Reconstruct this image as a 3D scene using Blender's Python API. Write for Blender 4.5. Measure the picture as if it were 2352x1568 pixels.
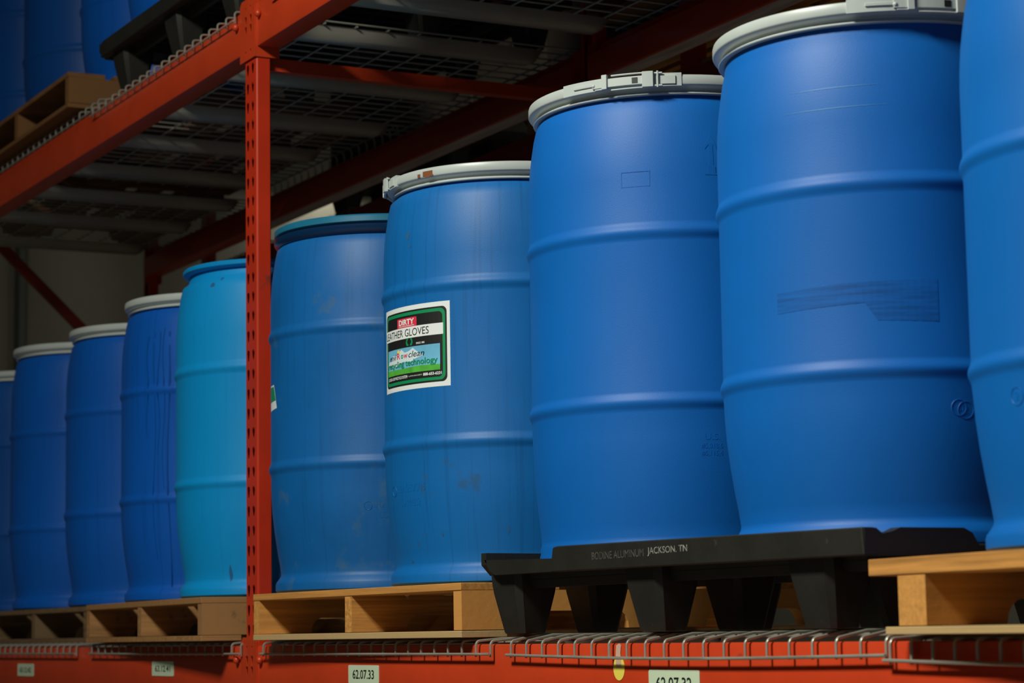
import bpy, bmesh, math, random
from mathutils import Vector, Matrix
random.seed(7)
PI = math.pi
for o in list(bpy.data.objects): bpy.data.objects.remove(o, do_unlink=True)
SC = bpy.context.scene
COL = SC.collection
Z0 = 1.62                      # height of the lower beam's top edge above the floor

# ------------------------------------------------------------------ camera
cd = bpy.data.cameras.new('camera'); cam = bpy.data.objects.new('camera', cd); COL.objects.link(cam)
yaw, pitch, roll = math.radians(27.856), math.radians(7.176), math.radians(-0.938)
Fv = Vector((-math.cos(yaw)*math.cos(pitch), math.sin(yaw)*math.cos(pitch), math.sin(pitch)))
R0 = Vector((math.sin(yaw), math.cos(yaw), 0)); U0 = R0.cross(Fv)
Rv = math.cos(roll)*R0 + math.sin(roll)*U0; Uv = -math.sin(roll)*R0 + math.cos(roll)*U0
M = Matrix((Rv, Uv, -Fv)).transposed().to_4x4()
M.translation = Vector((5.570, -2.196, 0.022 + Z0))
cam.matrix_world = M
cd.sensor_width = 36.0; cd.sensor_fit = 'HORIZONTAL'; cd.lens = 36.0*5316.4/2352
cd.clip_start = .05; cd.clip_end = 100
cd.dof.use_dof = True; cd.dof.focus_distance = 4.75; cd.dof.aperture_fstop = 6.0
SC.camera = cam

# ------------------------------------------------------------------ world, lamps, exposure
w = bpy.data.worlds.new('world'); SC.world = w; w.use_nodes = True
bg = w.node_tree.nodes['Background']; bg.inputs['Color'].default_value = (.75, .9, 1, 1); bg.inputs['Strength'].default_value = .02
def lamp(name, loc, sx, sy, power, col=(1, 1, .84), rot=(0, 0, 0)):
    l = bpy.data.lights.new(name, 'AREA'); l.shape = 'RECTANGLE'; l.size = sx; l.size_y = sy; l.energy = power; l.color = col
    o = bpy.data.objects.new(name, l); COL.objects.link(o); o.location = (loc[0], loc[1], loc[2]+Z0); o.rotation_euler = rot
    return o
lamp('aisle_lamp', (2.7, -3.0, 3.3), 1.2, .6, 240, rot=(math.radians(22), 0, 0))
lamp('unseen_far_lamp', (-6.25, 3.0, 2.55), .8, .4, 4.2)  # added wash lamp by the end wall, brightens only the patch below
lamp('unseen_far_lamp', (.8, 3.9, 3.3), 1.2, .6, 50)  # unseen lamp of the far aisle, its floor bounce lights rear undersides
SC.view_settings.view_transform = 'Standard'; SC.view_settings.look = 'None'
SC.view_settings.exposure = 0.0; SC.view_settings.gamma = 1.0
SC.view_settings.use_curve_mapping = False

# ------------------------------------------------------------------ materials
def mat(name, col, rough=.5, metal=0., var=0., vscale=(8, 8, 8), bump=0., bscale=120, spots=None, streak=0., rnd=0., spec=.5):
    m = bpy.data.materials.new(name); m.use_nodes = True
    nt = m.node_tree; N = nt.nodes; L = nt.links; b = N['Principled BSDF']
    b.inputs['Roughness'].default_value = rough; b.inputs['Metallic'].default_value = metal
    b.inputs['Specular IOR Level'].default_value = spec
    tc = N.new('ShaderNodeTexCoord'); cur = None
    def rgb(c):
        n = N.new('ShaderNodeRGB'); n.outputs[0].default_value = (*c, 1); return n.outputs[0]
    cur = rgb(col)
    def mixin(cur, fac, c2, blend='MIX'):
        x = N.new('ShaderNodeMix'); x.data_type = 'RGBA'; x.blend_type = blend
        L.new(fac, x.inputs[0]); L.new(cur, x.inputs[6])
        if isinstance(c2, tuple): x.inputs[7].default_value = (*c2, 1)
        else: L.new(c2, x.inputs[7])
        return x.outputs[2]
    def noise(vec, scale, detail=4, rgh=.55):
        n = N.new('ShaderNodeTexNoise'); n.inputs['Scale'].default_value = scale; n.inputs['Detail'].default_value = detail
        n.inputs['Roughness'].default_value = rgh; L.new(vec, n.inputs['Vector']); return n.outputs['Fac']
    def ramp(fac, a, c, lo=0., hi=1.):
        r = N.new('ShaderNodeMapRange'); r.inputs[1].default_value = a; r.inputs[2].default_value = c
        r.inputs[3].default_value = lo; r.inputs[4].default_value = hi; L.new(fac, r.inputs[0]); return r.outputs[0]
    oi = None
    vec = tc.outputs['Object']
    if rnd or var:
        oi = N.new('ShaderNodeObjectInfo')
        ad = N.new('ShaderNodeVectorMath'); ad.operation = 'MULTIPLY_ADD'
        L.new(oi.outputs['Random'], ad.inputs[0]); ad.inputs[1].default_value = (17, 31, 23); L.new(vec, ad.inputs[2]); vec = ad.outputs[0]
    if var:
        mp = N.new('ShaderNodeMapping'); mp.inputs['Scale'].default_value = vscale; L.new(vec, mp.inputs[0])
        f = ramp(noise(mp.outputs[0], 1.0, 5, .6), .36, .64)
        cur = mixin(cur, f, tuple(c*(1-var) for c in col))
    if rnd:
        f = ramp(oi.outputs['Random'], 0, 1)
        cur = mixin(cur, f, tuple(max(0, c*(1-rnd)) for c in col))
    if streak:
        sp = N.new('ShaderNodeSeparateXYZ'); L.new(tc.outputs['Object'], sp.inputs[0])
        at = N.new('ShaderNodeMath'); at.operation = 'ARCTAN2'; L.new(sp.outputs[1], at.inputs[0]); L.new(sp.outputs[0], at.inputs[1])
        mu = N.new('ShaderNodeMath'); mu.operation = 'MULTIPLY'; mu.inputs[1].default_value = 14; L.new(at.outputs[0], mu.inputs[0])
        mz = N.new('ShaderNodeMath'); mz.operation = 'MULTIPLY'; mz.inputs[1].default_value = 1.3; L.new(sp.outputs[2], mz.inputs[0])
        cb = N.new('ShaderNodeCombineXYZ'); L.new(mu.outputs[0], cb.inputs[0]); L.new(mz.outputs[0], cb.inputs[2])
        f = ramp(noise(cb.outputs[0], 1.6, 3, .5), .56, .68, 0, streak)
        cur = mixin(cur, f, tuple(c*.45 for c in col))
    if spots:
        thr, sc_, c2, amt = spots
        f = ramp(noise(tc.outputs['Object'], sc_, 5, .6), thr, thr+.06, 0, amt)
        cur = mixin(cur, f, c2)
    L.new(cur, b.inputs['Base Color'])
    if bump:
        bp = N.new('ShaderNodeBump'); bp.inputs['Strength'].default_value = bump; bp.inputs['Distance'].default_value = .002
        L.new(noise(tc.outputs['Object'], bscale, 2), bp.inputs['Height']); L.new(bp.outputs[0], b.inputs['Normal'])
    return m
RED = mat('orange_red_paint', (.57, .050, .013), .34, var=.12, vscale=(6, 6, 6), spots=(.69, 14, (.16, .03, .02), .8))
REDP = mat('orange_red_paint_worn', (.56, .033, .009), .38, var=.15, vscale=(5, 5, 5), spots=(.64, 9, (.10, .035, .025), .85))
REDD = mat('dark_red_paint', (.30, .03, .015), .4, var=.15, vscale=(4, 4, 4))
WIRE = mat('galvanised_wire', (.50, .49, .43), .38, .55, var=.15, vscale=(20, 20, 20))
CHAN = mat('galvanised_channel', (.36, .34, .29), .45, .5, var=.2, vscale=(15, 3, 15))
WOODX = mat('pallet_wood_board', (.70, .32, .085), .75, var=.55, vscale=(3, 90, 90), rnd=.25, bump=.25, bscale=60, spots=(.70, 7, (.16, .08, .035), .7), spec=.25)
WOODY = mat('pallet_wood_stringer', (.78, .36, .095), .75, var=.55, vscale=(90, 3, 90), rnd=.2, bump=.25, bscale=60, spots=(.70, 7, (.16, .08, .035), .7), spec=.25)
WOODG = mat('weathered_pallet_board', (.62, .42, .20), .8, var=.4, vscale=(2.5, 60, 60), rnd=.2, bump=.3, bscale=60, spots=(.64, 9, (.12, .08, .05), .7), spec=.25)
WOODM = mat('brown_pallet_wood', (.50, .255, .10), .78, var=.5, vscale=(90, 3, 90), rnd=.35, bump=.25, bscale=60, spots=(.66, 9, (.12, .06, .03), .6), spec=.25)
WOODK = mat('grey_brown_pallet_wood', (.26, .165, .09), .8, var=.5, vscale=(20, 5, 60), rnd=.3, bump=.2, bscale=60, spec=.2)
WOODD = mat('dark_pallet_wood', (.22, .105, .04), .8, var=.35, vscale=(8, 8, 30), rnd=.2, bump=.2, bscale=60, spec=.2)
BLK = mat('black_plastic', (.016, .0155, .0135), .55, var=.3, vscale=(12, 12, 12), bump=.2, bscale=90, spots=(.66, 16, (.07, .06, .05), .8))
RING = mat('grey_ring_paint', (.50, .55, .56), .36, var=.06, vscale=(10, 10, 10))
RUST = mat('rust', (.20, .06, .02), .8)
def blue(n, c, rough=.42, spots=None, streak=0., var=.08):
    return mat(n, c, rough, var=var, vscale=(3, 3, 3), bump=.10, bscale=520, spots=spots, streak=streak, spec=.36)
B_NEW = blue('clean_blue_plastic', (.0010, .128, .515), .51)
B_NEW2 = blue('clean_bright_blue_plastic', (.0010, .130, .50), .50)
B_USED = blue('scuffed_blue_plastic', (.003, .125, .43), .48, (.60, 7, (.05, .13, .24), .5), .2, .2)
B_USED2 = blue('worn_blue_plastic', (.003, .140, .47), .48, (.62, 9, (.03, .08, .15), .5), .28, .12)
B_CYAN = blue('light_blue_plastic', (.0006, .270, .68), .50, (.70, 11, (.05, .14, .2), .6), .1)
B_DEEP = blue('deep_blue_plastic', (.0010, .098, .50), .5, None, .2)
B_DRIP = blue('streaked_deep_blue_plastic', (.0010, .100, .52), .48, (.70, 12, (.01, .04, .12), .7), .35)
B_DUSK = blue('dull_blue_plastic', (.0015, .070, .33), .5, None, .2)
TEAL = mat('teal_lid_plastic', (.012, .17, .32), .4, var=.15, vscale=(12, 12, 12), spots=(.66, 18, (.2, .25, .25), .4))
NAVY = mat('navy_band_plastic', (.003, .025, .085), .25)
P_WHITE = mat('white_print', (.80, .84, .88), .45)
P_PALE = mat('pale_green_sticker', (.62, .74, .56), .5, var=.06, vscale=(9, 9, 9))
P_BLACK = mat('black_print', (.010, .011, .011), .5)
P_GREEN = mat('green_print', (.005, .26, .10), .45)
P_RED = mat('red_print', (.70, .035, .075), .45)
P_SKY = mat('sky_blue_print', (.17, .52, .80), .5, var=.2, vscale=(14, 14, 14))
P_CLOUD = mat('cloud_print', (.66, .78, .88), .5)
P_GRASS = mat('grass_green_print', (.10, .50, .06), .5, var=.3, vscale=(40, 40, 40))
P_YEL = mat('yellow_paper', (.85, .70, .10), .6)
P_TAPE = mat('clear_tape', (.62, .42, .33), .25)
P_GREY = mat('faded_grey_print', (.11, .105, .10), .6, var=.6, vscale=(90, 90, 90))
P_LGREY = mat('light_grey_print', (.42, .41, .39), .6, var=.6, vscale=(90, 90, 90))
CONC = mat('concrete', (.25, .225, .19), .7, var=.2, vscale=(1, 1, 1))
WALLM = mat('painted_wall', (.48, .46, .38), .8, var=.12, vscale=(1.5, 1.5, 1.5))
ROOF = mat('dark_roof', (.03, .03, .028), .8)
ENDW = mat('grey_brown_wall', (.22, .205, .165), .8, var=.15, vscale=(1.5, 1.5, 1.5))
STEEL = mat('dark_wall_column', (.10, .11, .095), .6)

# ------------------------------------------------------------------ mesh helpers
class MB:
    def __init__(s): s.v = []; s.f = []
    def add(s, vs, fs):
        n = len(s.v); s.v += [tuple(v) for v in vs]; s.f += [tuple(i+n for i in f) for f in fs]; return s
    def box(s, x0, x1, y0, y1, z0, z1):
        return s.add([(x0,y0,z0),(x1,y0,z0),(x1,y1,z0),(x0,y1,z0),(x0,y0,z1),(x1,y0,z1),(x1,y1,z1),(x0,y1,z1)],
                     [(0,3,2,1),(4,5,6,7),(0,1,5,4),(1,2,6,5),(2,3,7,6),(3,0,4,7)])
    def prism(s, prof, axis, a, b, closed=True, taper=None):
        """profile of (u,v) extruded along axis: 'x' -> (y,z), 'y' -> (x,z), 'z' -> (x,y)"""
        def P(u, v, t): return {'x': (t, u, v), 'y': (u, t, v), 'z': (u, v, t)}[axis]
        n = len(prof); vs = [P(u, v, a) for u, v in prof]+[P(u, v, b) for u, v in (taper or prof)]
        fs = [(i, (i+1) % n, n+(i+1) % n, n+i) for i in range(n if closed else n-1)]
        if closed: fs += [tuple(range(n-1, -1, -1)), tuple(range(n, 2*n))]
        return s.add(vs, fs)
    def tube(s, path, r, n=6):
        path = [Vector(p) for p in path]; rings = []
        for i, p in enumerate(path):
            t = (path[min(i+1, len(path)-1)]-path[max(i-1, 0)]).normalized()
            up = Vector((1, 0, 0)) if abs(t.x) < .9 else Vector((0, 1, 0))
            a = t.cross(up).normalized(); b = t.cross(a)
            rings.append([p+r*(math.cos(2*PI*k/n)*a+math.sin(2*PI*k/n)*b) for k in range(n)])
        fs = []
        for i in range(len(path)-1):
            for k in range(n):
                fs.append((i*n+k, i*n+(k+1) % n, (i+1)*n+(k+1) % n, (i+1)*n+k))
        fs += [tuple(range(n-1, -1, -1)), tuple(range((len(path)-1)*n, len(path)*n))]
        return s.add([v for q in rings for v in q], fs)
    def lathe(s, prof, n=72, a0=0., a1=2*PI):
        full = abs(a1-a0-2*PI) < 1e-6; m = n if full else n+1; vs = []; fs = []
        for r, z in prof:
            for k in range(m):
                a = a0+(a1-a0)*k/n; vs.append((r*math.cos(a), r*math.sin(a), z))
        for i in range(len(prof)-1):
            for k in range(n):
                k2 = (k+1) % m
                fs.append((i*m+k, i*m+k2, (i+1)*m+k2, (i+1)*m+k))
        return s.add(vs, fs)
    def cyl(s, az0, az1, r0, r1, z0, z1, n=8):
        """curved bar on the drum wall, azimuths in degrees"""
        vs = []; fs = []
        for k in range(n+1):
            a = math.radians(az0+(az1-az0)*k/n); c, t = math.cos(a), math.sin(a)
            vs += [(r0*c, r0*t, z0), (r1*c, r1*t, z0), (r1*c, r1*t, z1), (r0*c, r0*t, z1)]
        for k in range(n):
            for j in range(4):
                fs.append((k*4+j, k*4+(j+1) % 4, k*4+4+(j+1) % 4, k*4+4+j))
        fs += [(3, 2, 1, 0), tuple(n*4+j for j in range(4))]
        return s.add(vs, fs)
    def ball(s, c, r, n=8, m=5, sq=1.):
        vs = []; fs = []
        for i in range(m+1):
            t = PI*i/m
            for k in range(n):
                a = 2*PI*k/n; vs.append((c[0]+r*math.sin(t)*math.cos(a), c[1]+r*math.cos(t)*sq, c[2]+r*math.sin(t)*math.sin(a)))
        for i in range(m):
            for k in range(n): fs.append((i*n+k, i*n+(k+1) % n, (i+1)*n+(k+1) % n, (i+1)*n+k))
        return s.add(vs, fs)
    def mesh(s, name, m, smooth=0, bevel=0.):
        me = bpy.data.meshes.new(name); me.from_pydata(s.v, [], s.f)
        bm = bmesh.new(); bm.from_mesh(me); bmesh.ops.remove_doubles(bm, verts=bm.verts, dist=1e-6)
        bmesh.ops.recalc_face_normals(bm, faces=bm.faces)
        if bevel: bmesh.ops.bevel(bm, geom=bm.edges[:], offset=bevel, segments=1, affect='EDGES', clamp_overlap=True)
        bm.to_mesh(me); bm.free()
        if smooth:
            for p in me.polygons: p.use_smooth = True
            me.set_sharp_from_angle(angle=math.radians(smooth))
        me.materials.append(m); return me
def put(name, me, parent=None, loc=(0, 0, 0), rot=None):
    o = bpy.data.objects.new(name, me); COL.objects.link(o); o.location = loc
    if rot: o.rotation_euler = rot
    if parent: o.parent = parent
    return o
def thing(name, label, cat, loc, rz=0, group=None):
    o = bpy.data.objects.new(name, None); COL.objects.link(o); o.empty_display_size = .1
    o.location = (loc[0], loc[1], loc[2]+Z0); o.rotation_euler = (0, 0, rz)
    o['label'] = label; o['category'] = cat
    if group: o['group'] = group
    return o
def copy_tree(o, parent=None):
    c = o.copy(); COL.objects.link(c)
    if parent: c.parent = parent
    for ch in list(o.children): copy_tree(ch, c)
    return c
def face_with_holes(bm, outer, holes, y):
    es = []
    for loop in [outer]+holes:
        vs = [bm.verts.new((x, y, z)) for x, z in loop]
        es += [bm.edges.new((vs[i], vs[(i+1) % len(vs)])) for i in range(len(vs))]
    bmesh.ops.triangle_fill(bm, use_beauty=True, use_dissolve=False, edges=es)
def text_bm(s, wid, hei, extrude=0., shear=0., bold=0.):
    cu = bpy.data.curves.new('t', 'FONT'); cu.body = s; cu.resolution_u = 4; cu.extrude = 0; cu.shear = shear; cu.offset = bold
    o = bpy.data.objects.new('t', cu); COL.objects.link(o)
    dg = bpy.context.evaluated_depsgraph_get(); dg.update()
    me = o.evaluated_get(dg).to_mesh(); bm = bmesh.new(); bm.from_mesh(me)
    o.evaluated_get(dg).to_mesh_clear(); bpy.data.objects.remove(o); bpy.data.curves.remove(cu)
    xs = [v.co.x for v in bm.verts]; ys = [v.co.y for v in bm.verts]
    x0, x1, y0, y1 = min(xs), max(xs), min(ys), max(ys)
    for v in bm.verts:
        v.co = ((v.co.x-(x0+x1)/2)/(x1-x0)*wid, (v.co.y-(y0+y1)/2)/(y1-y0)*hei, 0)
    if extrude:
        r = bmesh.ops.extrude_face_region(bm, geom=bm.faces[:])
        for g in r['geom']:
            if isinstance(g, bmesh.types.BMVert): g.co.z += extrude
    return bm
def poly_bm(pts):
    bm = bmesh.new(); bm.faces.new([bm.verts.new((x, y, 0)) for x, y in pts]); return bm
def rrect(w_, h_, r, n=5):
    p = []
    for cx, cy, a in ((w_/2-r, h_/2-r, 0), (-w_/2+r, h_/2-r, 90), (-w_/2+r, -h_/2+r, 180), (w_/2-r, -h_/2+r, 270)):
        for k in range(n+1):
            t = math.radians(a+90*k/n); p.append((cx+r*math.cos(t), cy+r*math.sin(t)))
    return p
def shift(bm, dx, dy):
    for v in bm.verts: v.co.x += dx; v.co.y += dy
    return bm
def wrap(bm, azc, zc, r, step=.012, slope=0., ystep=0.):
    """lays a flat drawing (x right, y up, z out) onto the drum wall"""
    xs = [v.co.x for v in bm.verts]; x = min(xs)+step
    while x < max(xs):
        bmesh.ops.bisect_plane(bm, geom=bm.verts[:]+bm.edges[:]+bm.faces[:], plane_co=(x, 0, 0), plane_no=(1, 0, 0)); x += step
    ys = [v.co.y for v in bm.verts]; y = min(ys)+(ystep or 9)
    while y < max(ys):
        bmesh.ops.bisect_plane(bm, geom=bm.verts[:]+bm.edges[:]+bm.faces[:], plane_co=(0, y, 0), plane_no=(0, 1, 0)); y += ystep
    for v in bm.verts:
        a = math.radians(azc)+v.co.x/.29; rr = (r(zc+v.co.y+slope*v.co.x) if callable(r) else r)+v.co.z
        v.co = (rr*math.cos(a), rr*math.sin(a), zc+v.co.y+slope*v.co.x)
    return bm
def flat(bm, x, y, z):
    for v in bm.verts: v.co = (x+v.co.x, y-v.co.z, z+v.co.y)
    return bm
def bm_obj(name, bm, m, parent, smooth=0):
    bmesh.ops.recalc_face_normals(bm, faces=bm.faces)
    me = bpy.data.meshes.new(name); bm.to_mesh(me); bm.free(); me.materials.append(m)
    if smooth:
        for p in me.polygons: p.use_smooth = True
        me.set_sharp_from_angle(angle=math.radians(smooth))
    return put(name, me, parent)

# ------------------------------------------------------------------ the setting
def struct(name, mb, m):
    o = put(name, mb.mesh(name, m)); o['kind'] = 'structure'; return o
struct('floor', MB().box(-9, 14, -9, 7, -.1, 0), CONC)
struct('ceiling', MB().box(-9, 14, -9, 7, 6.6, 6.7), ROOF)
struct('wall_back', MB().box(-9, 14, 6.0, 6.1, 0, 6.6), WALLM)
struct('wall_left', MB().box(-6.7, -6.6, -9, 6.0, 0, 6.6), ENDW)
struct('added_dado', MB().box(-6.6, -6.57, -9, 6.0, 0, Z0+1.0), STEEL)  # dark panel added so the wall stays dim behind the pallet gaps
struct('trim_1', MB().box(-6.6, -6.5, 1.205, 1.235, 0, 6.6), STEEL)

# ------------------------------------------------------------------ rack: upright frames
PITCH = .0508
def teardrop(cx, cz):
    p = []
    for k in range(9): t = math.radians(-20+220*k/8); p.append((cx+.0088*math.cos(t), cz+.005+.0088*math.sin(t)))
    for k in range(4): t = math.radians(205+130*k/3); p.append((cx+.0042*math.cos(t), cz-.0125+.0042*math.sin(t)))
    return p
def post_mesh(front=True, zt=3.3):
    """C-shaped post, X -.082..0, Y 0..041, from the floor up; teardrop slots in its face"""
    bm = bmesh.new(); zb = -Z0
    x0, x1, dp, r = -.082, 0., .041, .006
    if front:
        k0 = int(math.floor((1.514-zt)/PITCH)); z = 1.514+PITCH/2-PITCH*k0
        zz = z
        face_with_holes(bm, [(x0+r, zz), (x1-r, zz), (x1-r, zt+.2), (x0+r, zt+.2)], [], 0)
        while zz-PITCH > zb:
            c = zz-PITCH/2
            face_with_holes(bm, [(x0+r, zz-PITCH), (x1-r, zz-PITCH), (x1-r, zz), (x0+r, zz)], [teardrop(-.0255, c), teardrop(-.0605, c)], 0)
            zz -= PITCH
        face_with_holes(bm, [(x0+r, zb), (x1-r, zb), (x1-r, zz), (x0+r, zz)], [], 0)
    else:
        face_with_holes(bm, [(x0+r, zb), (x1-r, zb), (x1-r, zt+.2), (x0+r, zt+.2)], [], 0)
    me = bpy.data.meshes.new('post')
    prof = []
    for k in range(6): t = PI/2*k/5; prof.append((x1-r+r*math.sin(t), r-r*math.cos(t)))
    prof += [(x1, dp-.003), (x1-.003, dp), (x1-.018, dp)]
    for sgn in (0, 1):
        pr = prof if not sgn else [(x0+x1-u, v) for u, v in prof]
        vs = [[bm.verts.new((u, v, zb)) for u, v in pr], [bm.verts.new((u, v, zt+.2)) for u, v in pr]]
        for i in range(len(pr)-1): bm.faces.new((vs[0][i], vs[0][i+1], vs[1][i+1], vs[1][i]))
    bmesh.ops.remove_doubles(bm, verts=bm.verts, dist=1e-5)
    bmesh.ops.recalc_face_normals(bm, faces=bm.faces)
    bm.to_mesh(me); bm.free()
    me.materials.append(REDP); return me
POST_F = post_mesh(True); POST_R = post_mesh(False)
YB = 1.072                      # back face of the rear posts
def upright(x, label, diag):
    t = thing('upright_frame', label, 'rack frame', (x, 0, 0), 0, 'upright frames of the rack')
    p = put('post', POST_F, t); s = p.modifiers.new('s', 'SOLIDIFY'); s.thickness = .001; s.offset = -1
    p2 = put('post', POST_R, t, (-.082, YB, 0), (0, 0, PI)); p2.location = (-.082, YB, 0)
    s = p2.modifiers.new('s', 'SOLIDIFY'); s.thickness = .001; s.offset = -1
    hm = MB().prism([(-.058, -.017), (-.026, -.017), (-.026, .017), (-.029, .017), (-.029, -.014), (-.055, -.014), (-.055, .017), (-.058, .017)], 'y', .038, YB-.038).mesh('horizontal_brace', RED)
    for z in ((-1.30, -.09, 1.528, 2.85) if diag[-1][0] < .5 else (-1.30, 2.85)): put('horizontal_brace', hm, t, (0, 0, z))
    for z0_, z1_ in diag:
        a = Vector((-.042, .05, z0_)); b = Vector((-.042, YB-.05, z1_)); d = b-a; n = Vector((0, -d.z, d.y)).normalized()*.021
        m = MB(); q = [a+n, b+n, b-n, a-n]
        m.add([(v.x-.014, v.y, v.z) for v in q]+[(v.x+.014, v.y, v.z) for v in q], [(3, 2, 1, 0), (4, 5, 6, 7), (0, 1, 5, 4), (1, 2, 6, 5), (2, 3, 7, 6), (3, 0, 4, 7)])
        put('diagonal_brace', m.mesh('diagonal_brace', REDD), t)
    for y0, y1 in ((-.03, .075), (YB-.075, YB+.03)):
        put('foot_plate', MB().box(-.11, .028, y0, y1, -Z0, -Z0+.008).mesh('foot_plate', REDD), t)
    return t
upright(0, 'red steel upright frame with teardrop slots standing between the two bays', [(-1.25, -.15)])
upright(-3.862, 'dim red upright frame with diagonal brace at the far left end', [(-1.25, -.15), (1.99, 1.07), (.85, .0)])
upright(3.742, 'red upright frame right of the nearest drum, beyond the picture', [(-1.25, -.15)])

# ------------------------------------------------------------------ rack: load beams
def beam_rail(x0, x1, h):
    pr = [(.002, -h), (.0, -h+.004), (.0, -.003), (.003, 0), (.028, 0), (.030, -.002), (.030, -.036), (.067, -.036), (.07, -.04), (.07, -h+.003), (.066, -h)]
    return MB().prism(pr, 'x', x0, x1).mesh('rail', RED, 50)
def plate_mesh(x0, x1, z0, z1, side):
    bm = bmesh.new(); cols = (x0+.022, x0+.052) if x1 > .0 else (x0+.034, x0+.064)
    hs = []
    for cx in ((-.0605, -.0255)):
        if x0+.006 < cx < x1-.006:
            for zc, s in ((z1-.030, .45), (z1-.062, .8), (z1-.088, .8), (z0+.022, .45)):
                hs.append([(cx+(px-cx)*s, zc+(pz-zc)*s) for px, pz in teardrop(cx, zc)])
    face_with_holes(bm, [(x0, z0), (x1, z0), (x1, z1-.012), (x1-.010, z1), (x0+.010, z1), (x0, z1-.012)], hs, -.0065)
    if side:   # wing that turns back along the post's side
        sx = x1 if side > 0 else x0
        a = [bm.verts.new((sx, y, z)) for y, z in ((-.0065, z0), (.066, z0), (.066, z1-.02), (-.0065, z1-.012))]
        bm.faces.new(a)
    bmesh.ops.remove_doubles(bm, verts=bm.verts, dist=1e-5); bmesh.ops.recalc_face_normals(bm, faces=bm.faces)
    me = bpy.data.meshes.new('connector_plate'); bm.to_mesh(me); bm.free(); me.materials.append(RED); return me
def load_beam(label, x0, x1, z, h, back=False, left_plate=True, right_plate=True):
    rz = PI if back else 0
    t = thing('load_beam', label, 'beam', ((x0+x1)/2 if not back else (x0+x1)/2, YB if back else 0, z), rz, 'load beams of the rack')
    cx = (x0+x1)/2; L = (x1-x0)/2
    put('rail', beam_rail(-L+.004, L-.004, h), t)
    for sgn in (-1, 1):
        if sgn > 0: xa, xb, sd = L-.020, L+.0405, 0     # over the post to the right of the beam
        else: xa, xb, sd = -L-.0405, -L+.0045, 0
        z0_, z1_ = -h-.028, .022
        me = None
        bm = bmesh.new(); hs = []
        pc = [L+.0215] if sgn > 0 else [-L-.0255]
        for cxx in pc:
            for zc, s in ((z1_-.028, .45), (z1_-.058, .85), (z1_-.085, .85), (z0_+.020, .5)):
                hs.append([(cxx+(px-cxx)*s, zc+(pz-zc)*s) for px, pz in teardrop(cxx, zc)])
        face_with_holes(bm, [(xa, z0_), (xb, z0_), (xb, z1_), (xa+(.0 if sgn < 0 else .012), z1_), (xa, z1_-.012)] if sgn > 0 else
                        [(xa, z0_), (xb, z0_), (xb, z1_-.012), (xb-.012, z1_), (xa, z1_)], hs, -.0045)
        if True:  # wing along the post's side, under and behind the rail
            sx = L-.0025 if sgn > 0 else -L+.0025
            bm.faces.new([bm.verts.new((sx, y, zz)) for y, zz in ((-.0045, z0_), (.064, z0_), (.064, z1_-.03), (-.0045, z1_-.012))])
            # cut the front plate back to the post side below the rail
        bmesh.ops.recalc_face_normals(bm, faces=bm.faces)
        me = bpy.data.meshes.new('connector_plate'); bm.to_mesh(me); bm.free(); me.materials.append(RED)
        c = put('connector_plate', me, t); md = c.modifiers.new('s', 'SOLIDIFY'); md.thickness = .003; md.offset = 0
        put('locking_pin', MB().ball((L-.050 if sgn > 0 else -L+.030, -.007, -.036), .0105, 10, 6, .8).mesh('locking_pin', RED, 60), c)
    return t
LIT_WORN = mat('lit_worn_underside', (.62, .50, .42), .5, var=.4, vscale=(3, 30, 30))  # pale tone carries light on the rear beams' underside, plus some wear
XL0, XL1, XR0, XR1 = -3.862, -.082, 0., 3.66
UZ, UH = 1.683, .117
bl = load_beam('wide orange red beam under the left row of drums, bearing sticker 63.12.41', XL0, XL1, 0, .152)
br = load_beam('wide orange red beam under the nearest drums, bearing stickers 62.07.33 and 62.07.32', XR0, XR1, 0, .152)
ul = load_beam('orange red beam sloping up at upper left, under the black plastic pallet', XL0, XL1, UZ, UH)
ur = load_beam('short orange red beam at top, right of the slotted post', XR0, XR1, UZ, UH)
rb_ = load_beam('dark red rear beam above the left row of drums', XL0, XL1, UZ, UH, True)
put('lit_worn_strip', MB().box(-1.80, .6, .006, .064, -UH-.0012, -UH+.001).mesh('lit_worn_strip', LIT_WORN), rb_)
rb_ = load_beam('dark red rear beam rising behind the grey drum rings', XR0, XR1, UZ, UH, True)
for a_, b_ in ((-1.75, .42), (.52, 1.80)):      # pale colour painting the lit underside, broken where the paint looks worn
    put('lit_worn_strip', MB().box(a_, b_, .006, .064, -UH-.0012, -UH+.001).mesh('lit_worn_strip', LIT_WORN), rb_)
load_beam('rear lower beam behind the left bay pallets, in shadow', XL0, XL1, 0, .152, True)
load_beam('rear lower beam behind the right bay pallets, in shadow', XR0, XR1, 0, .152, True)
def location_label(beam, s, x, z, w_, h_, tw=.62, th=.5, dz=0.):
    bx = x-beam.location.x
    l = put('location_label', MB().add([(u+bx, -.0004, v+z) for u, v in rrect(w_, h_, .004, 3)]+[(u+bx, -.0014, v+z) for u, v in rrect(w_, h_, .004, 3)],
            [tuple(range(16)), tuple(range(31, 15, -1))]+[(i, (i+1) % 16, 16+(i+1) % 16, 16+i) for i in range(16)]).mesh('location_label', P_PALE), beam)
    l['label'] = 'pale green sticker reading '+s
    bm_obj('lettering', flat(text_bm(s, w_*tw, h_*th, bold=.012), bx, -.0018, z+dz), P_BLACK, l)
location_label(br, '62.07.33', .660, -.0665, .170, .042, .70, .50)
location_label(br, '62.07.32', 2.013, -.070, .172, .044, .70, .52, -.002)
location_label(bl, '63.12.41', -.724, -.0615, .182, .041, .70, .42)
location_label(bl, '63.12.42', -2.10, -.0735, .190, .041, .70, .42)

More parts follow.
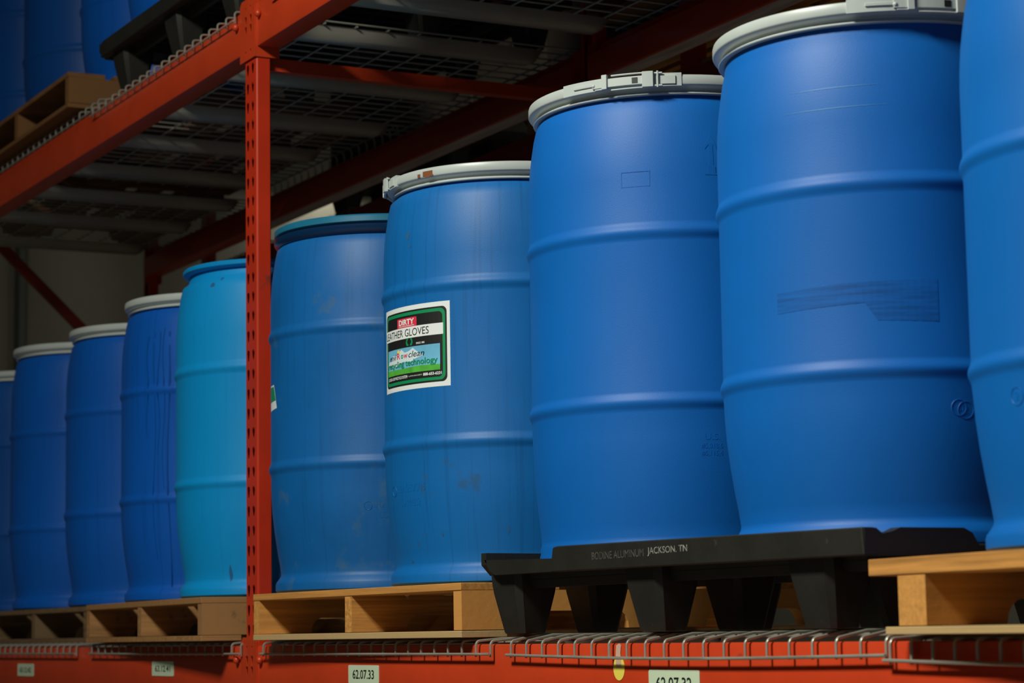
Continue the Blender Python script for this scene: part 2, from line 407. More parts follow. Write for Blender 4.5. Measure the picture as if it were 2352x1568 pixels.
# ------------------------------------------------------------------ wire decks
def ywire_mesh(rise, hooklen, y1=1.075):
    p = [(0, -.0105, -hooklen), (0, -.0105, -.006)]
    for k in range(1, 5): t = PI/2*k/4; p.append((0, -.0105+.009*(1-math.cos(t)), -.006+.009*math.sin(t)))
    p += [(0, .05, .003+rise), (0, y1-.0, .003+rise), (0, y1+.008, -.006), (0, y1+.008, -hooklen)]
    return MB().tube(p, .0029, 6).mesh('wire', WIRE, 60)
CH_PR = [(-.030, .0), (-.026, -.022), (-.019, -.036), (-.008, -.043), (.008, -.043), (.019, -.036), (.026, -.022), (.030, .0)]
def channel_mesh():
    m = MB(); ys = [.075, .10, .90, .925, .938]; sc = [.35, 1, 1, .72, .25]
    vs = []; fs = []; n = len(CH_PR)
    for y, s in zip(ys, sc): vs += [(u*(.8+.2*s), y, v*s) for u, v in CH_PR]
    for i in range(len(ys)-1):
        for k in range(n-1): fs.append((i*n+k, i*n+k+1, (i+1)*n+k+1, (i+1)*n+k))
    return m.add(vs, fs).mesh('support_channel', CHAN, 50)
CHM = channel_mesh(); YW = {}
def wire_deck(label, x0, x1, z, chans, rise=.004, hook=.030, dy=0., sag=0., nx=11):
    t = thing('wire_deck', label, 'wire deck', (x0, dy, z), 0, 'wire decks of the rack')
    key = (rise, hook)
    if key not in YW: YW[key] = ywire_mesh(rise, hook, 1.075-dy*2)
    n = 20; L = x1-x0
    for i in range(n): put('wire', YW[key], t, (L*i/(n-1), 0, sag*math.sin(PI*i/(n-1))*.3))
    xm = MB().tube([(-.006, 0, 0), (L+.004, 0, 0)], .0029, 6).mesh('cross_wire', WIRE, 60)
    for j in range(nx): put('cross_wire', xm, t, (0, .06+j*(.96/(nx-1)), -.003+rise-.001))
    put('cross_wire', MB().tube([(-.012+(L+.016)*k/16, -.0160, -hook+.006+sag*math.sin(PI*k/16)) for k in range(17)], .0029, 6).mesh('cross_wire', WIRE, 60), t)
    for c in chans: put('support_channel', CHM, t, (c-x0, 0, rise-.004))
    return t
wire_deck('low wire deck under the streaked and light blue drums left of the post', -1.348, -.091, .004, (-1.25, -.71, -.16), .005, .030)
wire_deck('low wire deck at far left, under the two dark blue drums', -2.79, -1.506, .004, (-2.7, -2.15, -1.6), .005, .030)
wire_deck('low wire deck right of the post, under the drum with the gloves sticker', .066, 1.319, .004, (.16, .70, 1.22), .004, .030)
wire_deck('low wire deck with sagging front hooks under the black plastic pallet', 1.409, 2.653, .0045, (1.5, 2.03, 2.56), .010, .032, 0, -.006)
wire_deck('low wire deck at right, under the pallet with thick top board', 2.663, 3.655, .001, (2.76, 3.2, 3.6), .003, .036, 0, -.006)
wire_deck('raised wire deck left of the post whose hooks hang over the beam', -1.374, -.129, UZ+.004, (-.172, -.69, -1.23), .004, .030)
wire_deck('raised wire deck pushed back behind the upper left beam', -2.63, -1.388, UZ+.036, (-1.384, -1.85, -2.37), .006, .032, .022)
wire_deck('raised wire deck at the far left end of the upper level', -3.84, -2.66, UZ, (-2.67, -3.19, -3.75), .004, .030, .03)
wire_deck('raised wire deck at top, right of the post, seen from below', .142, 1.39, UZ+.004, (.212, .80, 1.33), .004, .030)
wire_deck('raised wire deck above the black plastic pallet, beyond the picture', 1.41, 2.66, UZ+.004, (1.5, 2.03, 2.58), .004, .030)

# ------------------------------------------------------------------ wooden pallets
def box_me(name, lx, ly, lz, m, bev=.0012): return MB().box(0, lx, 0, ly, 0, lz).mesh(name, m, 0, bev)
def stringer_me(dep, wid, hgt, m=None):
    nt = [(0, 0), (.14, 0)]
    for k in range(5): t = PI/2*k/4; nt.append((.14+.03*math.sin(t)*0+.03*(1-math.cos(t)), .038*math.sin(t)))
    nt += [(.38-.0, .038)]
    for k in range(1, 5): t = PI/2*k/4; nt.append((.38+.03*math.sin(t), .038*math.cos(t)))
    q = [(dep-u, v) for u, v in reversed(nt)]
    pr = nt+q+[(dep, hgt), (0, hgt)]
    return MB().prism([(u, v) for u, v in pr], 'x', 0, wid).mesh('stringer', m or WOODY)
def wood_pallet(label, fl, fr, z, depth=1.02, sh=.082, sw=.036, bt=.016, nb=7, front=None, strx=None, lead=.125, mat_top=WOODX, mat_bot=WOODG, over=0., mat_str=None):
    a = math.atan2(fr[1]-fl[1], fr[0]-fl[0]); L = math.hypot(fr[0]-fl[0], fr[1]-fl[1])
    t = thing('wooden_pallet', label, 'pallet', (fl[0], fl[1], z), a, 'wooden pallets')
    sm = stringer_me(depth, sw, sh, mat_str)
    for x in (strx or (0, L/2-sw/2, L-sw)): put('stringer', sm, t, (x, .002, bt))
    bb = box_me('bottom_board', L-over, .11, bt-.0015, mat_bot)
    for y in (0, .45, depth-.11): put('bottom_board', bb, t, (over, y, 0))
    tb = front or bt
    b0 = box_me('deck_board', L, lead, tb, mat_top); b1 = box_me('deck_board', L, .085, bt, mat_top)
    put('deck_board', b0, t, (0, 0, bt+sh))
    for i in range(nb-1): put('deck_board', b1, t, (random.uniform(-.004, .004), lead+.03+i*(depth-lead-.115)/(nb-2), bt+sh+tb-bt))
    return t
PZ = .014
wood_pallet('light wooden pallet under the gloves sticker drum, right of the post', (.122, -.060), (1.228, -.032), PZ)
wood_pallet('brown wooden pallet under the light blue drum, left of the post', (-1.372, -.022), (-.170, -.090), PZ, mat_top=WOODM, mat_bot=WOODM, mat_str=WOODM)
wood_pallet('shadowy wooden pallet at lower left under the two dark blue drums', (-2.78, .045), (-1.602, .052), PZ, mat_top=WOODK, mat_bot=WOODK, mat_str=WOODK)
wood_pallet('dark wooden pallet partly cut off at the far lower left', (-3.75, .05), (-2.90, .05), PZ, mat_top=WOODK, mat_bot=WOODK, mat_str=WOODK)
wp = wood_pallet('wooden pallet at lower right with a thick amber front board', (2.648, -.036), (3.60, -.140), PZ-.004, sh=.076, sw=.078, bt=.0135, front=.026, strx=(.083, .52, .88), lead=.14, over=.045)
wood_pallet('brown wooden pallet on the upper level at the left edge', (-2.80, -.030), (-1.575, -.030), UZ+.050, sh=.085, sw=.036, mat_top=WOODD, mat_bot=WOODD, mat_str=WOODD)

# ------------------------------------------------------------------ black plastic pallets
def plastic_pallet(label, loc, rz, broken=True, Wd=1.31):
    """origin at the front left corner on the deck; width 1.31, depth 1.05"""
    t = thing('plastic_pallet', label, 'pallet', loc, rz, 'black plastic pallets')
    D, zt, zl, zb = 1.05, .160, .132, .118
    put('deck', MB().box(.02, Wd-.02, .03, D-.02, zl-.012, zl).mesh('deck', BLK, 0, .003), t)
    # front lip: low at the left end, then the tall fascia
    f = MB().prism([(.010, .150), (.30, .143), (.33, .143), (.33, zb), (.055, zb), (.030, .128)], 'y', 0, .026)
    put('front_rail', f.mesh('front_rail', BLK), t)
    x0 = .295 if broken else .02
    put('fascia', MB().prism([(x0, zb-.001), (x0+.012, zt+.004), (x0+.03, zt+.006), (Wd-.004, zt-.004), (Wd, zb-.006)], 'y', -.004, .022).mesh('fascia', BLK, 0, .002), t)
    sp = [(.0, zb-.006), (.0, zt-.005), (.022, zt-.005), (.035, zt-.014), (.055, zt-.010), (.07, zt-.004), (.195, zt-.004), (.212, zt-.012), (.225, zt-.032), (.25, zt-.034), (D, zt-.034), (D, zb-.006)]
    put('side_rail', MB().prism(sp, 'x', Wd-.026, Wd-.001).mesh('side_rail', BLK), t)
    sl = [(.02, zb), (.0, .140), (.0, zt+.004), (.03, zt+.004), (.35, zt+.002), (.37, zt-.03), (D, zt-.03), (D, zb)]
    put('side_rail', MB().prism(sl, 'x', -.004, .018).mesh('side_rail', BLK), t)
    put('rear_rail', MB().box(0, Wd, D-.02, D, zb, zt-.02).mesh('rear_rail', BLK, 0, .003), t)
    lm = MB()
    def ring(hx, hy, z, c=.012):
        return [(-hx+c, -hy, z), (hx-c, -hy, z), (hx, -hy+c, z), (hx, hy-c, z), (hx-c, hy, z), (-hx+c, hy, z), (-hx, hy-c, z), (-hx, -hy+c, z)]
    levels = [ring(.040, .027, .0, .007), ring(.042, .029, .004, .008), ring(.058, .046, .082, .012), ring(.060, .048, .098, .012), ring(.061, .050, zl-.012, .012)]
    vs = [v for l in levels for v in l]; fs = [tuple(range(7, -1, -1))]
    for i in range(len(levels)-1):
        for k in range(8): fs.append((i*8+k, i*8+(k+1) % 8, i*8+8+(k+1) % 8, i*8+8+k))
    leg = lm.add(vs, fs).mesh('leg', BLK, 30)
    for x in ((.054, .593, 1.121) if broken else (.125, .60, 1.04)):
        for y in (.068, .238, .62, .96): put('leg', leg, t, (x, y, 0))
    rb = MB().box(-.002, .002, .05, D-.03, zb-.012, zl-.011).mesh('rib', BLK)
    for i in range(17 if broken else 14): put('rib', rb, t, (.19+i*.0625, 0, 0))
    ur = MB().prism([(.045, zl-.011), (.052, .090), (.066, .090), (.073, zl-.011)], 'x', .05, Wd-.06).mesh('under_rail', BLK)
    for y in (0, .36, .84): put('under_rail', ur, t, (0, y, 0))
    rx = MB().box(.03, Wd-.03, -.002, .002, zb-.012, zl-.011).mesh('rib', BLK)
    for y in (.05, .30, .55, .80): put('rib', rx, t, (0, y, 0))
    return t
bp = plastic_pallet('black plastic pallet with tapered feet and faded lettering, at lower right', (1.325, -.030, .021), 0)
fx = bp.location.x
def pal_text(s, xc, zc, w_, h_, m, bold=0.):
    o = bm_obj('lettering', flat(text_bm(s, w_, h_, bold=bold), xc-fx, -.0046, zc), m, bp); return o
pal_text('BODINE ALUMINUM', 1.880, .1415, .188, .014, P_GREY)
pal_text('JACKSON. TN', 2.055, .1420, .134, .0155, P_LGREY)
up = plastic_pallet('black plastic pallet on the upper level, at top left beside the post', (-1.245, -.030, UZ+.014), 0, False, 1.14)

# ------------------------------------------------------------------ drums
R = .29
def drum_body(H, r1, r2, mt, neck=.268, ringw=.0195, ringh=.0055, taper=1.):
    zs = [(0, 0), (R-.030, 0), (R-.016, .002), (R-.011, .007), (R-.011, .022), (R-.013, .028)]+[(R-q*taper, z) for q, z in ((.020, .037), (.0235, .043), (.0245, .050), (.021, .075), (.015, .11), (.0085, .155), (.0035, .20), (.001, .24))]
    def rib(z):
        return [(R+ringh*(.5+.5*math.cos(PI*k/5)), z+ringw*k/5) for k in range(-5, 6)]
    zs += rib(r2)+[(R, (r1+r2)/2)]+rib(r1)
    zs += [(R, H-.20), (R-.0010, H-.17), (R-.0035, H-.135), (R-.0075, H-.105), (R-.0125, H-.073), (R-.0175, H-.052), (neck, H-.040), (neck-.003, H-.030), (neck-.006, H-.006), (neck-.012, H-.003), (neck-.02, H-.010), (0, H-.010)]
    return MB().lathe(zs, 96).mesh('body', mt, 40), zs[2:]
def grey_ring(t, H, rr):
    pr = [(rr-.034, H-.006), (rr-.030, H-.001), (rr-.022, H), (rr-.005, H), (rr-.0012, H-.002), (rr, H-.006), (rr, H-.0185), (rr-.001, H-.0205), (rr-.004, H-.0225), (rr-.0150, H-.0260), (rr-.0165, H-.0290), (rr-.0150, H-.0315), (rr-.0105, H-.0345), (rr-.0095, H-.0355), (rr-.0105, H-.0370), (rr-.018, H-.0375), (rr-.024, H-.0365)]
    lid = put('lid', MB().lathe([(0, H-.012), (rr-.05, H-.010), (rr-.036, H-.009), (rr-.030, H-.0025), (rr-.024, H-.0015)], 72).mesh('lid', RING, 40), t)
    return put('locking_ring', MB().lathe(pr, 96).mesh('locking_ring', RING, 35), t)
def latch(ring, H, rr, a0, lev=37.):
    """lever latch on the ring, running towards larger azimuth from a0 (degrees)"""
    z = H-.0105
    A = lambda d: a0+d
    lv = put('lever', MB().cyl(A(0), A(lev-18), rr-.002, rr+.0045, z-.0125, z+.0115, 12).cyl(A(lev-22), A(lev-1.2), rr+.004, rr+.0085, z-.0085, z+.0085, 8).mesh('lever', RING, 35, .0008), ring)
    put('lever', MB().cyl(A(6), A(lev-15), rr+.004, rr+.0075, z-.0035, z+.003, 10).mesh('lever', RING, 35, .001), ring).name = 'lever_rib'
    m = MB(); a = math.radians(A(15.6)); m.add(*sphere_at((rr+.0065)*math.cos(a), (rr+.0065)*math.sin(a), z-.002, .0045)); put('rivet', m.mesh('rivet', RING, 60), ring)
    put('catch', MB().cyl(A(19.4), A(21.6), rr+.004, rr+.0125, z-.0125, z+.0165, 2).cyl(A(16.0), A(19.5), rr+.0045, rr+.007, z-.012, z-.0065, 2).mesh('catch', RING, 0, .0008), ring)
    put('lever_slot', MB().cyl(A(lev-5.6), A(lev-3.4), rr+.007, rr+.0092, z-.0055, z+.0055, 3).mesh('lever_slot', P_BLACK), ring)
    br_ = MB().cyl(A(lev-1.6), A(lev+2.6), rr+.002, rr+.0125, z-.0155, z+.0155, 4)
    for zz in (z-.0150, z+.0135): br_.cyl(A(lev-14), A(lev-1.2), rr+.004, rr+.0085, zz-.0012, zz+.0018, 6)
    for zz in (z-.0125, z+.0120): br_.cyl(A(lev+2.6), A(lev+6.0), rr+.004, rr+.0085, zz-.0018, zz+.0018, 3)
    put('bracket', br_.mesh('bracket', RING, 35, .0007), ring)
    a = math.radians(A(lev+4.2)); q = rr+.0075
    put('hinge_pin', MB().tube([(q*math.cos(a), q*math.sin(a), z-.016), (q*math.cos(a), q*math.sin(a), z+.016)], .0022, 8).mesh('hinge_pin', RING, 60), ring)
    put('end_tab', MB().cyl(A(lev+3.4), A(lev+11), rr+.001, rr+.0045, z-.0095, z+.0075, 5).cyl(A(lev+2.6), A(lev+13.4), rr-.010, rr+.0016, z-.0135, z+.0128, 6).mesh('end_tab', RING, 35, .0006), ring)
def sphere_at(x, y, z, r):
    vs = []; fs = []; n, m = 10, 6
    for i in range(m+1):
        t = PI*i/m
        for k in range(n): b = 2*PI*k/n; vs.append((x+r*math.sin(t)*math.cos(b), y+r*math.sin(t)*math.sin(b), z+r*math.cos(t)))
    for i in range(m):
        for k in range(n): fs.append((i*n+k, i*n+(k+1) % n, (i+1)*n+(k+1) % n, (i+1)*n+k))
    return vs, fs
GRP = 'blue plastic drums on the rack'
PROF = {}
def wall_radius(t, off):
    pr = [(z, r) for r, z in PROF[t.name]]
    def f(h):
        for (z0, r0), (z1, r1) in zip(pr, pr[1:]):
            if z0 <= h <= z1 and z1 > z0: return r0+(r1-r0)*(h-z0)/(z1-z0)+off
        return R+off
    return f
def drum(label, x, y, base, top, r1, r2, mt, kind='ring', rr=.284, group=GRP, tilt=None, taper=1.):
    t = thing('plastic_drum', label, 'drum', (x, y, base), 0, group)
    H = top-base
    bmesh_, PROF[t.name] = drum_body(H, r1-base, r2-base, mt, rr-.0205 if kind != 'flange' else .257, taper=taper); body = put('body', bmesh_, t)
    ring = None
    if kind == 'ring': ring = grey_ring(t, H, rr)
    elif kind == 'flange':
        put('lid', MB().lathe([(0, H-.012), (rr-.03, H-.010), (rr-.022, H), (rr-.004, H), (rr, H-.004), (rr-.001, H-.012), (rr-.006, H-.0165), (rr-.016, H-.0185), (rr-.024, H-.018)], 96).mesh('lid', mt, 40), t)
    elif kind == 'double':
        put('lid', MB().lathe([(0, H-.010), (rr-.03, H-.008), (rr-.024, H), (rr-.004, H), (rr, H-.004), (rr, H-.017), (rr-.004, H-.020), (rr-.024, H-.020)], 96).mesh('lid', TEAL, 40), t)
        ring = put('locking_band', MB().lathe([(rr-.024, H-.0205), (rr-.006, H-.0215), (rr+.0005, H-.025), (rr, H-.036), (rr-.006, H-.044), (rr-.014, H-.047), (rr-.024, H-.046)], 96).mesh('locking_band', NAVY, 40), t)
    if tilt: t.rotation_euler = tilt
    t['H'] = H
    return t, ring, body
def emboss(t, s, az, z, w_, h_, m, shear=0., e=.0006, bold=0.):
    return bm_obj('embossed_lettering', wrap(text_bm(s, w_, h_, e, shear, bold), az, z, wall_radius(t, -.0003), .01, 0, .006), m, t)
PB = .128
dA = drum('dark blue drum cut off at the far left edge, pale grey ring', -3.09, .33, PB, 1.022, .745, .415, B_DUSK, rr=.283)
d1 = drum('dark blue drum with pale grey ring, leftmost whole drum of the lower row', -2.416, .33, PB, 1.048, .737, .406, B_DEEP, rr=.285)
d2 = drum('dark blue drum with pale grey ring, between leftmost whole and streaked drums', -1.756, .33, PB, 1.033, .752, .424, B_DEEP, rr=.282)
d3 = drum('deep blue drum with dark drip streaks and a pale grey ring', -.982, .265, PB, 1.022, .741, .424, B_DRIP, rr=.282)
d4 = drum('light cyan blue drum without metal ring, just left of the post', -.386, .225, PB, 1.031, .739, .432, B_CYAN, 'flange', rr=.272)
d5 = drum('scuffed blue drum with teal plastic lid, just right of the post', .250, .250, PB, 1.044, .769, .437, B_USED, 'double', rr=.280)
d6 = drum('blue drum with the dirty leather gloves sticker and rusty grey ring', .906, .265, PB, 1.052, .784, .438, B_USED2, rr=.279)
d7 = drum('clean blue drum with latched grey ring and embossed arrow, on black pallet', 1.597, .275, .150, 1.090, .784, .455, B_NEW, rr=.287, taper=.62)
d8 = drum('largest whole blue drum, grey latched ring, on right end of black pallet', 2.308, .275, .150, 1.058, .751, .440, B_NEW, rr=.293)
d9 = drum('bright blue drum cut off by the right edge, on thick board pallet', 3.010, .260, .127, 1.03, .711, .397, B_NEW2, rr=.29)
latch(d7[1], d7[0]['H'], .287, -76.6)
latch(d8[1], d8[0]['H'], .293, -46.5)
latch(d6[1], d6[0]['H'], .279, -142.5)
for t, *_ in (dA, d1, d2, d3, d4, d5, d6, d7, d8, d9): del t['H']
# upper level drums
upz = UZ+.014+.117
upw = UZ+.050+.117
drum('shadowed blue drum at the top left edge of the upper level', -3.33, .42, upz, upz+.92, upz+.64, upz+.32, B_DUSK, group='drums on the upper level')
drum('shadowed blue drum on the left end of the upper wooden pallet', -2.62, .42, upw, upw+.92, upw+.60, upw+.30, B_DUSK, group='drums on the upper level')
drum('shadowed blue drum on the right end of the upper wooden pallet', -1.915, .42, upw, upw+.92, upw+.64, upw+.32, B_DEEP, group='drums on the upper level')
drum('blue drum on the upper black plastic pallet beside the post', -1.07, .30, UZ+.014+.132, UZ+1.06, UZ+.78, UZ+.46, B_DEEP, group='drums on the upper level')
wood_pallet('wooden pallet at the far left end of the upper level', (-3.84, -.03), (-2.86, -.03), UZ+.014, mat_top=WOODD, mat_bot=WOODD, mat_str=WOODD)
# pallets of the upper right bay, glimpsed through the mesh
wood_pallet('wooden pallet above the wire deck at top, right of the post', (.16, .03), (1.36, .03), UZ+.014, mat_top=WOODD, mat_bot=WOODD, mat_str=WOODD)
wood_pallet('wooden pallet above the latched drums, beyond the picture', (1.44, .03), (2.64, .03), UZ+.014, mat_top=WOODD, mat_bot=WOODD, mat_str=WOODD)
def added_carton(label, x0, x1, y0, y1, z0, z1):  # unseen boxes added to block light
    t = thing('added_carton', label, 'box', ((x0+x1)/2, (y0+y1)/2, z0)); w_, d_, h_ = (x1-x0)/2, (y1-y0)/2, z1-z0
    put('box', MB().box(-w_, w_, -d_, d_, 0, h_).mesh('box', CARD, 0, .006), t)
    for a_, b_ in ((-w_+.004, -.002), (.002, w_-.004)): put('lid_flap', MB().box(a_, b_, -d_+.004, d_-.004, h_, h_+.004).mesh('lid_flap', CARD), t)
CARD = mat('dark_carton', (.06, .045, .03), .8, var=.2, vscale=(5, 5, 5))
added_carton('tall unseen box added above the picture, right of the post, blocking light', .18, 1.34, .05, 1.03, UZ+.132, UZ+1.5)
added_carton('tall unseen box added above the latched drums, beyond the picture, blocking light', 1.46, 2.62, .05, 1.03, UZ+.132, UZ+1.5)

# ------------------------------------------------------------------ embossed marks
emboss(d7[0], '1', -15.2, .93-.150, .022, .05, B_NEW)
def emb_poly(t, pts, az, z, m, e=.0009):
    bm = poly_bm(pts); r = bmesh.ops.extrude_face_region(bm, geom=bm.faces[:])
    for g in r['geom']:
        if isinstance(g, bmesh.types.BMVert): g.co.z += e
    return bm_obj('embossed_mark', wrap(bm, az, z, wall_radius(t, -.0004), .008, 0, .01), m, t)
o = [c for c in d7[0].children if c.name.startswith('embossed_lettering')][0]; bpy.data.objects.remove(o)
emb_poly(d7[0], [(-.012, .012), (0, .034), (.012, .012), (.012, .005), (.004, .014), (.004, -.026), (.008, -.030), (.008, -.044), (-.008, -.044), (-.008, -.030), (-.004, -.026), (-.004, .014), (-.012, .005)], -15.6, .937-.150, B_NEW)
emb_poly(d7[0], [(-.016, -.002), (.030, -.002), (.030, .001), (-.016, .001)], -15.0, .893-.150, B_NEW)
fr = MB(); ac, zc = -45.1, .8865-.150; wz, hz = 5.75, .0155
for a_, b_, c_, d_ in ((-wz, wz, hz-.002, hz), (-wz, wz, -hz, -hz+.002)): fr.cyl(ac+a_, ac+b_, R-.001, R+.0004, zc+c_, zc+d_, 5)
for a_ in (-wz, wz-.4): fr.cyl(ac+a_, ac+a_+.4, R-.001, R+.0004, zc-hz, zc+hz, 1)
put('embossed_frame', fr.mesh('embossed_frame', B_NEW), d7[0])
emboss(d7[0], 'U.S.', -18.0, .386-.150, .030, .012, B_NEW)
emboss(d7[0], '#5,018,6', -18.2, .368-.150, .042, .011, B_NEW)
emboss(d7[0], '#5,115,4', -18.2, .354-.150, .042, .010, B_NEW)
def emb_circle(t, az, z, r, m, ch):
    q = MB(); pts = [(r*math.cos(2*PI*k/20), r*math.sin(2*PI*k/20)) for k in range(21)]
    wr = wall_radius(t, .0001)
    q.tube([(wr(z+v)*math.cos(math.radians(az)+u/R), wr(z+v)*math.sin(math.radians(az)+u/R), z+v) for u, v in pts], .0008, 5)
    put('embossed_mark', q.mesh('embossed_mark', m, 60), t)
    if ch: emboss(t, ch, az, z, r*.7, r*.9, m)
emb_circle(d8[0], -14.6, .375-.150, .013, B_NEW, 'C')
emb_circle(d8[0], -12.2, .371-.150, .014, B_NEW, '12')
emb_circle(d9[0], -91.2, .345-.127, .013, B_NEW2, '2')
emb_circle(d6[0], -94.2, .339-PB, .011, B_USED2, 'n')
emboss(d6[0], '1H2/Y250/S/15', -80.5, .343-PB, .110, .017, B_USED2)
emboss(d6[0], 'USA/M4232', -81.0, .312-PB, .078, .017, B_USED2)
emb_circle(d5[0], -33.6, .331-PB, .010, B_USED, 'n')
emboss(d5[0], '1H2', -28.3, .335-PB, .026, .016, B_USED)
emboss(d5[0], 'US', -26.2, .309-PB, .020, .016, B_USED)
# rust on the gloves drum's ring
rst = MB(); Hd6 = 1.052-PB
for a_, b_, z0_, z1_ in ((-70.5, -64.6, -.019, -.008), (-69, -66, -.022, -.016), (-74, -72.2, -.020, -.012), (-67, -64.2, -.0205, -.017)): rst.cyl(a_, b_, .2785, .2794, Hd6+z0_, Hd6+z1_, 4)
put('rust_patch', rst.mesh('rust_patch', RUST), d6[1])

SCUFF = mat('scuffed_patch', (.0011, .116, .48), .58, var=.35, vscale=(10, 10, 160), spec=.3)
STAIN = mat('dark_stain', (.008, .10, .28), .7); DRIP = mat('dark_drip', (.001, .062, .33), .35)
def patch(t, name, pts, az, z, m): return bm_obj(name, wrap(poly_bm(pts), az, z, wall_radius(t, .0003), .012, 0, .008), m, t)
patch(d8[0], 'scuff_mark', [(-.16, -.018), (.0, -.012), (.02, -.042), (.12, -.046), (.12, .024), (-.04, .022), (-.16, .016)], -44, .562-.150, SCUFF)
SCRATCH = mat('pale_scratch', (.06, .25, .62), .4)
for z_, a0_, a1_ in ((.915, -68, -36), (.880, -71, -34)):
    m_ = MB(); wr_ = wall_radius(d8[0], .0004); vs = []
    for k in range(25):
        a_ = math.radians(a0_+(a1_-a0_)*k/24); h_ = z_-.150; th_ = .0007*math.sin(PI*(k+.3)/24.6)+.0001
        for q_ in (-th_, th_): r_ = wr_(h_+q_); vs.append((r_*math.cos(a_), r_*math.sin(a_), h_+q_))
    m_.add(vs, [(2*k, 2*k+1, 2*k+3, 2*k+2) for k in range(24)]); put('scratch', m_.mesh('scratch', SCRATCH), d8[0])
def blob(r1_, r2_, seed):
    rr_ = random.Random(seed); return [(r1_*(.6+.6*rr_.random())*math.cos(2*PI*k/14), r2_*(.6+.6*rr_.random())*math.sin(2*PI*k/14)) for k in range(14)]
for az, z, a_, b_, sd in ((-79.4, .905, .010, .011, 1), (-78.2, .880, .006, .005, 2), (-85, .182, .006, .004, 3), (-62, .238, .004, .005, 4), (-30, .242, .003, .010, 5)): patch(d6[0], 'stain', blob(a_, b_, sd), az, z-PB, STAIN)
for az, z, a_, b_, sd in ((-52.5, .190, .006, .022, 6), (-64, .966, .010, .008, 7), (-58, .982, .008, .005, 8)): patch(d4[0], 'stain', blob(a_, b_, sd), az, z-PB, STAIN)
for az, z0_, z1_, wd in ((-50.5, .17, .91, .0035), (-54.0, .45, .92, .0018), (-57.5, .55, .91, .0022), (-60.5, .25, .91, .0016), (-66, .60, .90, .0018)):
    n_ = 14; L_ = z1_-z0_; ph = az
    lf = [(-wd*(.4+.6*k/n_)+.004*math.sin(ph+k*.7), z0_+L_*k/n_) for k in range(n_+1)]; rt = [(wd*(.4+.6*k/n_)+.004*math.sin(ph+k*.7), z0_+L_*k/n_) for k in range(n_+1)]
    m_ = MB(); vs = []
    for (xa, za), (xb, zb_) in zip(lf, rt):
        for u in (xa, xb):
            rd = R+.0006+(.0055*max(0, math.cos(PI*(za-.741)/.038)) if abs(za-.741) < .019 else 0)+(.0055*max(0, math.cos(PI*(za-.424)/.038)) if abs(za-.424) < .019 else 0)
            h_ = za-PB; top_ = 1.022-PB
            if h_ > top_-.135: rd -= .0035+.004*(h_-top_+.135)/.03
            elif h_ > top_-.20: rd -= .0035*(h_-top_+.20)/.065
            if h_ < .24: rd -= .0035*(.24-h_)/.04 if h_ > .20 else .0035+.005*(.20-h_)/.045
            an = math.radians(az)+u/R; vs.append((rd*math.cos(an), rd*math.sin(an), h_))
    m_.add(vs, [(2*k, 2*k+1, 2*k+3, 2*k+2) for k in range(n_)])
    put('drip_stain', m_.mesh('drip_stain', DRIP), d3[0])

# ------------------------------------------------------------------ gloves sticker
SA, SZ, SW, SH = -78.8, .653-PB, .243, .187
def layer(bm, m, k, name='print'): return bm_obj(name, wrap(bm, SA, SZ, R+.0004+.0003*k, .012), m, stk)
stk = bm_obj('sticker', wrap(poly_bm([(-SW/2, -SH/2), (SW/2, -SH/2), (SW/2, SH/2), (-SW/2, SH/2)]), SA, SZ, R+.0004, .012), P_WHITE, d6[0])
stk['label'] = 'sticker reading dirty leather gloves'
layer(shift(poly_bm(rrect(.227, .166, .012)), .000, .0), P_BLACK, 1)
layer(poly_bm(rrect(.219, .158, .013)), P_GREEN, 2)
layer(poly_bm(rrect(.205, .144, .010)), P_BLACK, 3)
layer(shift(poly_bm(rrect(.074, .021, .003)), -.008, .0565), P_RED, 4)
layer(shift(text_bm('DIRTY', .058, .0125, bold=.03), -.008, .0578), P_WHITE, 5, 'lettering')
layer(shift(poly_bm([(-.029, -.0006), (.029, -.0006), (.029, .0006), (-.029, .0006)]), -.008, .0490), P_WHITE, 5)
layer(shift(poly_bm([(-.1145, -.0125), (.105, -.0125), (.105, .0125), (-.1145, .0125)]), 0, .0335), P_WHITE, 4)
layer(shift(text_bm('LEATHER GLOVES', .176, .0165), -.022, .0335), P_BLACK, 5, 'lettering')
for sg in (-1, 1):
    layer(shift(poly_bm([(sg*.002, -.007), (sg*.003, -.0085), (sg*.0095, -.0085), (sg*.0125, -.002), (sg*.0105, .006), (sg*.005, .0085), (sg*.004, .006), (sg*.0075, .001), (sg*.006, -.003)][::sg]), .003, .0125), P_GREEN, 4)
layer(shift(text_bm('SINCE 1983', .026, .0042, bold=.02), .040, .0070), P_WHITE, 4, 'lettering')
layer(shift(poly_bm([(-.098, -.029), (.098, -.029), (.098, .029), (-.098, .029)]), -.002, -.0280), P_SKY, 4)
cl = [(-.098, -.006), (-.09, .004), (-.075, .006), (-.068, .016), (-.05, .014), (-.04, .020), (-.025, .026), (-.012, .018), (.004, .020), (.018, .026), (.03, .018), (.042, .012), (.05, .006), (.03, .002), (.012, -.004), (-.02, -.002), (-.05, -.010), (-.075, -.004)]
layer(shift(poly_bm(cl), -.002, -.0280), P_CLOUD, 5)
layer(shift(poly_bm([(-.098, -.029), (.098, -.029), (.098, -.0165), (.04, -.0150), (-.02, -.0175), (-.098, -.016)]), -.002, -.0280), P_GRASS, 5)
yl = [(.006*math.cos(PI*k/8), .007*math.sin(PI*k/8)) for k in range(9)]
layer(shift(poly_bm(yl), -.040, -.0085), P_YEL, 6)
layer(shift(text_bm('envi', .034, .013, shear=.25), -.068, -.0170), P_BLACK, 6, 'lettering')
layer(shift(text_bm('R', .015, .0135, bold=.015), -.040, -.0155), P_RED, 6, 'lettering')
